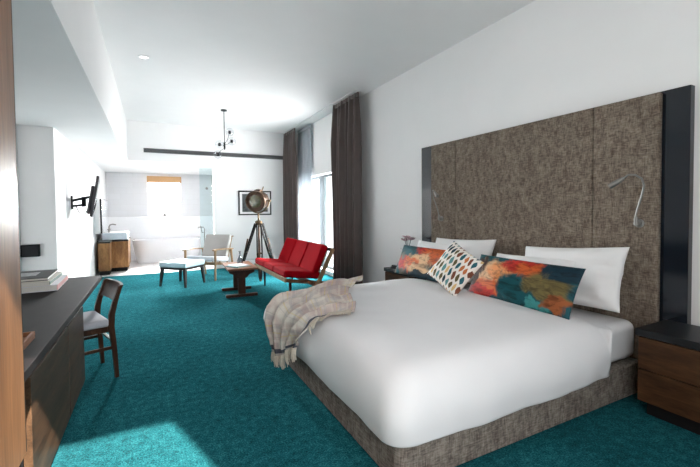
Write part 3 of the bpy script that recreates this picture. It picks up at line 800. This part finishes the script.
for k, (a, L) in enumerate(((.9, .2), (2.6, .17), (4.4, .19))):
    b = nb(); pts = [(0, 0, .17)]; prev = None
    for i in range(7):
        s = i/6; w = .022*math.sin(PI*min(.97, s+.05)); r = s*L*.55; z = .17+L*.9*s*(1-.35*s)
        c = Vector((math.cos(a)*r, math.sin(a)*r, z)); sd2 = Vector((-math.sin(a), math.cos(a), 0))
        cur = [b.verts.new(c+sd2*w), b.verts.new(c-sd2*w)]
        if prev: b.faces.new((prev[0], prev[1], cur[1], cur[0]))
        prev = cur
    lf = obj('leaf', b, M['leafgreen'], t); solid(lf, .002)

# ------------------------------------------------------------------ bed
BX0, BX1, BY0, BY1 = .985, HX-.002, 1.448, 3.55
t = thing('bed', 'large upholstered brown tweed bed base with white mattress', 'bed', (2.0, 2.5, 0))
for y0, y1 in ((BY0, 2.498), (2.502, BY1)):
    b = nb(); rr = .055; near = y0 == BY0; pl = []
    ya, yb = (y0-2.5, y1-2.5) if near else (y1-2.5, y0-2.5); sg = 1 if near else -1; xa, xb = BX0-2, BX1-2
    pl = [(xb, ya), (xb, yb), (xa, yb)] + [(xa+rr-rr*math.cos(a), ya+sg*(rr-rr*math.sin(a))) for a in [PI/2*i/8 for i in range(9)]]
    prism(b, pl, .015, .235)
    bmesh.ops.recalc_face_normals(b, faces=b.faces)
    es = [e for e in b.edges if abs(e.verts[0].co.z-.235) < 1e-4 and abs(e.verts[1].co.z-.235) < 1e-4]
    bmesh.ops.bevel(b, geom=es, offset=.02, segments=4, profile=.5, affect='EDGES')
    obj('base', b, M['tweed_base'], t)
    b = nb(); box(b, (BX0-2+.05, y0-2.5+.05, 0), (BX1-2-.05, y1-2.5-.05, .0145)); obj('plinth', b, M['black_matte'], t)
b = nb(); box(b, (BX0-2+.07, BY0-2.5+.03, .237), (BX1-2, BY1-2.5-.03, .505), .06, 5); obj('mattress', b, M['sheet'], t)

# duvet: rounded rings from the hem up to a softly crowned top
def duvet():
    bm = nb(); X0, X1, Y0, Y1 = .952, 2.70, 1.432, 3.565
    N = 200; prof = [(.012, .198), (.0, .20), (-.008, .235), (-.016, .30), (-.012, .37), (.008, .44), (.042, .497), (.092, .538), (.16, .558), (.26, .569), (.4, .573), (.56, .574), (.75, .574)]
    def ring(ins, r):
        pts = []; x0, x1, y0, y1 = X0+ins, X1-ins, Y0+ins, Y1-ins; r = max(.02, min(r, (y1-y0)/2-.01, (x1-x0)/2-.01))
        segs = [((x0+r, y0), (x1-r, y0), None), (None, (x1-r, y0+r), -PI/2), ((x1, y0+r), (x1, y1-r), None), (None, (x1-r, y1-r), 0),
                ((x1-r, y1), (x0+r, y1), None), (None, (x0+r, y1-r), PI/2), ((x0, y1-r), (x0, y0+r), None), (None, (x0+r, y0+r), PI)]
        for a, c, ang in segs:
            if ang is None:
                for i in range(38):
                    k = i/38; pts.append((a[0]+(c[0]-a[0])*k, a[1]+(c[1]-a[1])*k))
            else:
                for i in range(12):
                    q = ang+PI/2*i/12; pts.append((c[0]+r*math.cos(q), c[1]+r*math.sin(q)))
        return pts
    fine = []
    for i in range(len(prof)-1):
        p0, p1, p2, p3 = prof[max(i-1, 0)], prof[i], prof[i+1], prof[min(i+2, len(prof)-1)]
        for q in range(3):
            k = q/3; fine.append(tuple(.5*((2*p1[c]) + (p2[c]-p0[c])*k + (2*p0[c]-5*p1[c]+4*p2[c]-p3[c])*k*k + (3*p1[c]-p0[c]-3*p2[c]+p3[c])*k**3) for c in (0, 1)))
    prof = fine + [prof[-1]]
    rings = []
    for kk, (ins, z) in enumerate(prof):
        pts = ring(ins, .14); row = []
        for (x, y) in pts:
            zz = z
            if x > 2.3:       # towards the head the cover ends on the mattress
                f = min(1, (x-2.2)/.44); f = f*f*(3-2*f)
                onside = min(1, max(0, (min(abs(y-Y0), abs(y-Y1))-.0)/.10))
                floor_z = .495
                if x > 2.60: zz = max(z, floor_z+.02*(kk/len(prof)))
            nz = noise.noise(Vector((x*2.4, y*2.4, z*3)))
            wv = .014*nz + .006*noise.noise(Vector((x*7, y*7, z*5)))
            sm = lambda v: max(0, min(1, v))
            wx = sm(1-(x-X0)/.25); wy = sm(1-(y-Y0)/.25) - sm(1-(Y1-y)/.25); fz = sm((.54-z)/.2)
            x -= .055*wx*sm((y-2.5)/.9)*sm((z-.2)/.12)*sm((.60-z)/.06)
            x -= wx*wv*fz; y -= wy*wv*fz; zz += wv*.45*(1-fz)
            zz += .02*noise.noise(Vector((x*2.2, y*2.2, 4)))*sm((.27-z)/.07)
            row.append(bm.verts.new((x, y, zz)))
        rings.append(row)
    n = len(rings[0])
    for a, c in zip(rings, rings[1:]):
        for k in range(n): bm.faces.new((a[k], a[(k+1) % n], c[(k+1) % n], c[k]))
    # inner strip of the top, bridged across the middle
    top = rings[-1]; bm.faces.new(top)
    return bm
o = obj('duvet', duvet(), M['sheet'], None, 180)
tag(o, 'smooth white duvet spread over the whole bed', 'duvet')

# ------------------------------------------------------------------ pillows and cushions
def cushion(name, label, cat, y, x, z, w, h, tk, mat, lean=18, yaw=0, group=None, **k):
    bm = nb(); pillow(bm, w, h, tk, **k)
    zm = min(v.co.z for v in bm.verts)
    for v in bm.verts: v.co.z -= zm
    o = obj(name, bm, mat, None, 180)
    o.location = (x, y, z); o.rotation_euler = (math.radians(-lean), 0, math.radians(-90+yaw))
    tag(o, label, cat, group); return o
Z0 = .565
cushion('pillow', 'white pillow at the near back, leaning on the headboard with its corner free', 'pillow', 1.90, 2.765, .535, .86, .46, .20, M['pillow'], 20, -4, seed=1, pinch=.07, wr=.018, roll=math.radians(4.5), power=.45)
cushion('pillow', 'white pillow directly behind the right painted cushion', 'pillow', 2.17, 2.67, .555, .80, .37, .15, M['pillow'], 26, -3, seed=4, pinch=.06, wr=.018, power=.45, roll=math.radians(2))
cushion('pillow', 'white pillow at the far back, leaning on the headboard', 'pillow', 3.06, 2.765, .535, .82, .47, .20, M['pillow'], 20, 3, seed=7, pinch=.08, wr=.018, roll=math.radians(2), power=.45)
cushion('pillow', 'white pillow directly behind the left painted cushion', 'pillow', 3.30, 2.67, .57, .80, .40, .15, M['pillow'], 24, 2, seed=11, pinch=.08, wr=.018, power=.45)

teal, tealL, orange, redc, cream, olive, navy, brown = srgb(8, 78, 86), srgb(60, 140, 140), srgb(206, 96, 44), srgb(188, 44, 34), srgb(222, 178, 136), srgb(110, 98, 58), srgb(16, 46, 60), srgb(66, 34, 24)
matL = blob_mat('painted_cushion_fabric_left', srgb(110, 104, 92), [
    (-.22, .78, .26, .30, teal), (.02, .82, .20, .22, redc), (.12, .68, .18, .22, orange), (-.02, .50, .24, .20, cream), (-.30, .30, .20, .22, redc), (-.18, .34, .16, .18, orange),
    (.02, .22, .24, .16, cream), (.26, .70, .2, .3, orange), (.12, .04, .38, .12, navy), (-.48, .15, .06, .25, teal), (.36, .3, .2, .3, teal)], .92, .40, 3.1)
matR = blob_mat('painted_cushion_fabric_right', srgb(16, 70, 80), [
    (-.30, .50, .24, .34, cream), (-.45, .55, .10, .50, brown), (-.16, .62, .16, .2, srgb(226, 150, 96)), (.02, .78, .24, .22, redc), (.12, .66, .17, .2, orange), (-.22, .24, .20, .2, orange), (-.34, .10, .16, .16, redc),
    (-.30, .95, .3, .12, teal), (.02, .30, .20, .28, teal), (.30, .42, .20, .30, olive), (.40, .82, .18, .26, navy), (.12, .12, .24, .2, teal), (.24, .10, .10, .10, tealL), (.42, .2, .12, .16, srgb(150, 84, 44))], .92, .40, 8.3)
cushion('cushion', 'left long painted cushion in teal, red and cream', 'cushion', 3.31, 2.53, Z0-.005, .94, .355, .15, matL, 24, 2, seed=15, pinch=.035, wr=.006)
cushion('cushion', 'right long painted cushion in teal, orange and cream', 'cushion', 2.095, 2.475, Z0-.015, .99, .375, .15, matR, 26, -3, seed=18, pinch=.035, wr=.006)
cushion('cushion', 'off-white square cushion with leaf shaped dabs tipped on its corner', 'cushion', 2.545, 2.225, Z0-.012, .385, .385, .14, leaf_mat('leaf_dab_linen', math.radians(-28)), 28, 16, seed=22, pinch=.05, wr=.005, roll=math.radians(62))

# ------------------------------------------------------------------ throw draped over the far foot corner
def bed_surface(a, y):
    """a: distance along the cloth from the foot edge (positive on top, negative down the side)"""
    R = .10; X0 = .925-.055*max(0, min(1, (y-2.5)/.9)); zt = .582
    if a >= R:
        p = Vector((X0+a, y, zt - .05*max(0, 1-(a-R)/.5)**2 )); nrm = Vector((-.1, 0, 1))
    elif a > -R:
        q = (R-a)/(2*R)*PI/2; p = Vector((X0+R-R*math.sin(q), y, zt-.05-R+R*math.cos(q))); nrm = Vector((-math.sin(q), 0, math.cos(q)))
    else: p = Vector((X0-.004, y, zt-.05-R-(-a-R))); nrm = Vector((-1, 0, 0))
    d = y-3.42
    if d > 0: p.z -= d*d*1.2
    return p, nrm.normalized()
def throw_bm(off=.004, fringe=False):
    P1, P2, P3, P4 = (.98, 3.42), (.26, 2.36), (-.23, 2.54), (-.36, 3.06)
    NU, NV = 90, 80
    def uv(u, v):   # u: 0 top far edge -> 1 lower hem ; v: 0 far side -> 1 near side
        a = (1-u)*((1-v)*P1[0]+v*P2[0]) + u*((1-v)*P4[0]+v*P3[0])
        y = (1-u)*((1-v)*P1[1]+v*P2[1]) + u*((1-v)*P4[1]+v*P3[1])
        y += .03*math.sin(u*6+.6)*v + .01*(1-v)*math.exp(-((u-.5)/.3)**2) + .04*math.sin(v*6)*(1-u)*.6
        a += .06*math.sin(v*7+1.1)*(1-u) - .04*math.sin(v*5)*u + .02*noise.noise(Vector((u*3, v*3, 2)))
        p, n = bed_surface(a, y)
        fold = 1-abs(math.sin(v*13.5+u*2.2+1.6*noise.noise(Vector((u*2.6, v*2.6, 5)))))
        amp = .105*(.45+.8*abs(noise.noise(Vector((u*2, v*2, 9)))))*(1 if u < .75 else 1.15)
        h = off + amp*(fold-.25*fold*fold)**1.5 + .03*(.5+.5*noise.noise(Vector((u*7, v*7, 1))))
        return p + n*h, n
    return uv, NU, NV
t = thing('throw_blanket', 'fringed cream and grey patterned throw over the far foot corner of bed', 'throw', (1.2, 3.1, .592))
base = Vector((1.2, 3.1, .592))
uvf, NU, NV = throw_bm(.012)
bm = nb(); lay = bm.loops.layers.uv.new('UVMap'); g = []
for i in range(NU+1): g.append([bm.verts.new(uvf(i/NU, j/NV)[0]-base) for j in range(NV+1)])
for i in range(NU):
    for j in range(NV):
        f = bm.faces.new((g[i][j], g[i][j+1], g[i+1][j+1], g[i+1][j]))
        for lp, (a, c) in zip(f.loops, ((i, j), (i, j+1), (i+1, j+1), (i+1, j))): lp[lay].uv = (a/NU, c/NV)
o = obj('blanket', bm, M['throw'], t, 180); solid(o, .007); o.modifiers['thickness'].offset = 1
bm = nb()
for j in range(110):
    v = (j+.5)/110; p, n = uvf(1.0, v); q, _ = uvf(.97, v)
    d = Vector((0, .25*random.uniform(-1, 1), -1)).normalized()
    L = random.uniform(.07, .105)
    tube(bm, [p-base, p-base+d*L*.5+n*.006, p-base+d*L+Vector((random.uniform(-.004, .004), random.uniform(-.01, .01), 0))], [.0045, .0035, .0025], 5)
for j in range(48):
    u = .02+.62*(j+.5)/48; p, n = uvf(u, 1.0); q, _ = uvf(u, .97); d = (p-q).normalized()
    L = random.uniform(.05, .075); e = p+d*L*.6
    if u > .62: d = (d*.5+Vector((0, 0, -.8))).normalized()
    tube(bm, [p-base+n*.006, p-base+d*L*.5+n*.012, p-base+d*L+n*.008], [.005, .004, .003], 5)
fr = obj('fringe', bm, plain('throw_fringe', srgb(200, 190, 176), .95, var=.12, scale=60, spec=.1), t, 60)
fr['kind'] = 'stuff'

# ------------------------------------------------------------------ bathroom
t = thing('vanity', 'timber vanity cabinet at the bathroom entrance below the mirror', 'vanity', (-.8, 9.9, 0))
ox, oy = -.8, 9.9
b = nb(); box(b, (XT+.07-ox, 9.35-oy, .09), (-.80-ox, 9.80-oy, .66), .004); obj('side_cabinet', b, M['vanitywood'], t)
b = nb(); box(b, (XT+.002-ox, 9.801-oy, .09), (-.49-ox, 10.8-oy, .66), .004); obj('cabinet', b, M['vanitywood'], t)
b = nb(); box(b, (XT+.07-ox, 9.40-oy, 0), (-.82-ox, 9.80-oy, .09)); box(b, (XT+.002-ox, 9.86-oy, 0), (-.52-ox, 10.8-oy, .09)); obj('plinth', b, M['black_matte'], t)
b = nb(); box(b, (XT+.065-ox, 9.34-oy, .661), (-.79-ox, 9.795-oy, .70), .003); plabel(obj('top', b, M['black'], t), 'black slab over the narrow end')
b = nb(); box(b, (XT+.002-ox, 9.80-oy, .661), (-.485-ox, 10.8-oy, .70), .003); obj('top', b, M['black'], t)
t = thing('basin', 'white rectangular basin on the timber vanity', 'basin', (-.74, 10.3, .70))
b = nb(); box(b, (-.235, -.49, 0), (.235, .35, .15), .012, 3); obj('bowl', b, plain('blue_white_basin', (.55, .62, .68), .2, var=.02), t)
b = nb(); box(b, (-.20, -.45, .1505), (.20, .31, .152), .0005); obj('water_line', b, M['ceramic'], t)
t = thing('faucet', 'chrome faucet standing over the white basin', 'faucet', (-.86, 10.06, .852))
b = nb(); tube(b, [(0, 0, 0), (0, 0, .13), (.02, 0, .17), (.07, 0, .185), (.13, 0, .17)], .014, 10); obj('spout', b, M['lamp_metal'], t)
b = nb(); tube(b, [(0, -.09, 0), (0, -.09, .07)], .014, 10); tube(b, [(-.03, -.09, .07), (.04, -.09, .08)], .008, 8); obj('handle', b, M['lamp_metal'], t)
t = thing('mirror', 'tall dark edged mirror on the left wall above the vanity', 'mirror', (XT, 10.2, .86))
b = nb(); box(b, (.002, -.77, .005), (.109, .6, .715), .004); obj('cabinet_body', b, M['white_frame'], t)
b = nb(); box(b, (.11, -.78, 0), (.140, .6, .72), .003); plabel(obj('door', b, M['black_matte'], t), 'dark edged mirror door')
b = nb(); box(b, (.1405, -.775, .006), (.143, .595, .714), .0005); obj('glass', b, M['chrome_bright'], t)

t = thing('bathtub', 'white freestanding bathtub below the bathroom window', 'bathtub', (.35, 11.28, 0))
b = nb(); rings = []
def oval(w, d, z, n=44, e=4.5):
    r = []
    for k in range(n):
        a = 2*PI*k/n; ca, sa = math.cos(a), math.sin(a)
        r.append((w*math.copysign(abs(ca)**(2/e), ca), d*math.copysign(abs(sa)**(2/e), sa), z))
    return r
for w, d, z in ((.70, .30, 0), (.725, .315, .03), (.78, .35, .35), (.815, .37, .56), (.825, .375, .585), (.815, .37, .60), (.785, .345, .598), (.74, .32, .40), (.66, .27, .13), (.50, .2, .11)):
    rings.append([b.verts.new(p) for p in oval(w, d, z)])
for a, c in zip(rings, rings[1:]):
    n = len(a)
    for k in range(n): b.faces.new((a[k], a[(k+1) % n], c[(k+1) % n], c[k]))
b.faces.new(rings[0][::-1]); b.faces.new(rings[-1]); obj('tub_shell', b, M['tub'], t)
b = nb(); lathe(b, [(.001, .112), (.03, .112), (.032, .116), (.001, .117)], n=16); obj('drain', b, M['chrome'], t)
t = thing('bath_filler', 'slim chrome tap standing at the right end of the bathtub', 'faucet', (1.24, 11.05, 0))
b = nb(); lathe(b, [(.001, 0), (.04, 0), (.04, .012), (.001, .014)], n=16); obj('floor_plate', b, M['lamp_metal'], t)
b = nb(); tube(b, [(0, 0, .01), (0, 0, .84), (-.03, 0, .88), (-.14, .02, .88), (-.16, .02, .85)], .014, 10); obj('spout', b, M['lamp_metal'], t)
b = nb(); tube(b, [(-.06, -.03, .72), (-.10, -.05, .92)], .010, 8); tube(b, [(0, 0, .74), (-.07, -.03, .73)], .008, 8); obj('hand_shower', b, M['lamp_metal'], t)
t = thing('shower_screen', 'clear pale cyan glass shower screen at the right of the bathroom', 'shower screen', (1.11, 9.45, 0))
b = nb(); box(b, (-.135, -.005, .01), (.135, .005, 2.30), .002); obj('pane', b, M['glass_shower'], t)
b = nb(); lathe(b, [(.001, -.012), (.03, -.012), (.03, -.006), (.001, -.006)], (.02, 0, 1.83), 16, (0, 1, 0)); obj('glass_knob', b, M['lamp_metal'], t)
b = nb(); box(b, (-.135, -.012, 0), (.135, .012, .0095)); obj('floor_channel', b, M['chrome'], t)
t = thing('roller_blind', 'orange roller blind drawn up at the top of the bathroom window', 'blind', (.315, BY-.03, 2.18))
b = nb(); box(b, (-.43, -.015, -.07), (.43, -.005, .10), .003); obj('blind_fabric', b, M['blind'], t)
b = nb(); tube(b, [(-.44, 0.002, .09), (.44, .002, .09)], .006, 10); obj('roller', b, M['white_frame'], t)
b = nb(); box(b, (-.36, -.016, -.190), (.34, -.006, -.182), .001); obj('pull_bar', b, M['grille'], t)
t = thing('toiletry_bottle', 'small dark bottle on the ledge under the bathroom window', 'bottle', (.30, BY-.07, 1.18))
b = nb(); lathe(b, [(.001, 0), (.03, 0), (.03, .06), (.012, .075), (.012, .085)], n=14); obj('bottle_body', b, M['grille_frame'], t)
b = nb(); lathe(b, [(.001, .0855), (.014, .0855), (.014, .1), (.001, .1)], n=12); obj('cap', b, M['black'], t)

# ------------------------------------------------------------------ light
def area(name, loc, rot, sx, sy, power, col, spread=PI):
    l = bpy.data.lights.new(name, 'AREA'); l.shape = 'RECTANGLE'; l.size = sx; l.size_y = sy; l.energy = power; l.color = col
    l.spread = spread
    o = bpy.data.objects.new(name, l); C.objects.link(o); o.location = loc; o.rotation_euler = rot; return o
LP = dict(win1=680, ground=2350, bath=110, bathc=6, back=5, sun=10.5, world=2.1, exp=1.2)
area('daylight_sofa_window', (XW+2.6, (WY0+WY1)/2+.4, 2.5), (0, PI/2-.5, .12), 2.6, 3.2, LP['win1'], (1, .985, .965), math.radians(120))
area('daylight_from_the_ground_outside', (XW+3.4, (WY0+WY1)/2, -.3), (PI, 0, 0), 6.0, 10.0, LP['ground'], (1, .96, .93))
area('daylight_bathroom_window', ((NX0+NX1)/2, BY+.24, 1.7), (PI/2-.30, 0, PI), .85, .95, LP['bath'], (1, .985, .965), math.radians(75))
area('bathroom_ceiling_fill', (.3, 10.7, SOF-.01), (0, 0, 0), 1.2, 1.2, LP['bathc'], (1, .98, .96))  # added fill lamp with no fixture, there to brighten the bathroom
area('daylight_balcony_window', ((VX0+VX1)/2, YB-.2, 1.7), (-PI/2, 0, PI), 1.0, 2.6, LP['back'], (1, .975, .94))
s = bpy.data.lights.new('sun', 'SUN'); s.energy = LP['sun']; s.angle = math.radians(.9); s.color = (1, .93, .82)
so = bpy.data.objects.new('sun', s); C.objects.link(so)
so.rotation_euler = Vector((-.3, 1, -1)).to_track_quat('-Z', 'Y').to_euler()
w = bpy.data.worlds.new('sky'); sc.world = w; w.use_nodes = True
wt = w.node_tree
wtc = wt.nodes.new('ShaderNodeTexCoord'); wsx = wt.nodes.new('ShaderNodeSeparateXYZ'); wmr = wt.nodes.new('ShaderNodeValToRGB')
wt.links.new(wtc.outputs['Generated'], wsx.inputs[0]); wt.links.new(wsx.outputs[2], wmr.inputs[0])
wmr.color_ramp.elements[0].position = 0.0; wmr.color_ramp.elements[0].color = (.78, .775, .77, 1)
wmr.color_ramp.elements[1].position = .06; wmr.color_ramp.elements[1].color = (1, .99, .985, 1)
wt.links.new(wmr.outputs[0], wt.nodes['Background'].inputs[0])
w.node_tree.nodes['Background'].inputs[1].default_value = LP['world']

# ------------------------------------------------------------------ camera
cam = bpy.data.cameras.new('camera'); co = bpy.data.objects.new('camera', cam); C.objects.link(co); sc.camera = co
f, yw, pt, rl, sy = 385.682, math.radians(27.1168), math.radians(-1.68413), math.radians(-.52055), 221.511
fw = Vector((math.sin(yw)*math.cos(pt), math.cos(yw)*math.cos(pt), math.sin(pt)))
r = Vector((math.cos(yw), -math.sin(yw), 0)); u = r.cross(fw)
r2 = r*math.cos(rl)+u*math.sin(rl); u2 = -r*math.sin(rl)+u*math.cos(rl)
m = Matrix((r2, u2, -fw)).transposed().to_4x4(); m.translation = Vector((0, 0, 1.3)); co.matrix_world = m
cam.sensor_width = 36; cam.sensor_fit = 'HORIZONTAL'; cam.lens = f/700*36; cam.shift_y = -(233.5-sy)/700; cam.clip_start = .02
sc.view_settings.view_transform = 'Standard'; sc.view_settings.look = 'None'; sc.view_settings.gamma = 1; sc.view_settings.exposure = LP['exp']
sc.view_settings.use_curve_mapping = False
cy = sc.cycles; cy.use_denoising = True; cy.max_bounces = 12; cy.diffuse_bounces = 6; cy.glossy_bounces = 4; cy.transparent_max_bounces = 16
cy.sample_clamp_indirect = 8; cy.caustics_reflective = False; cy.caustics_refractive = False
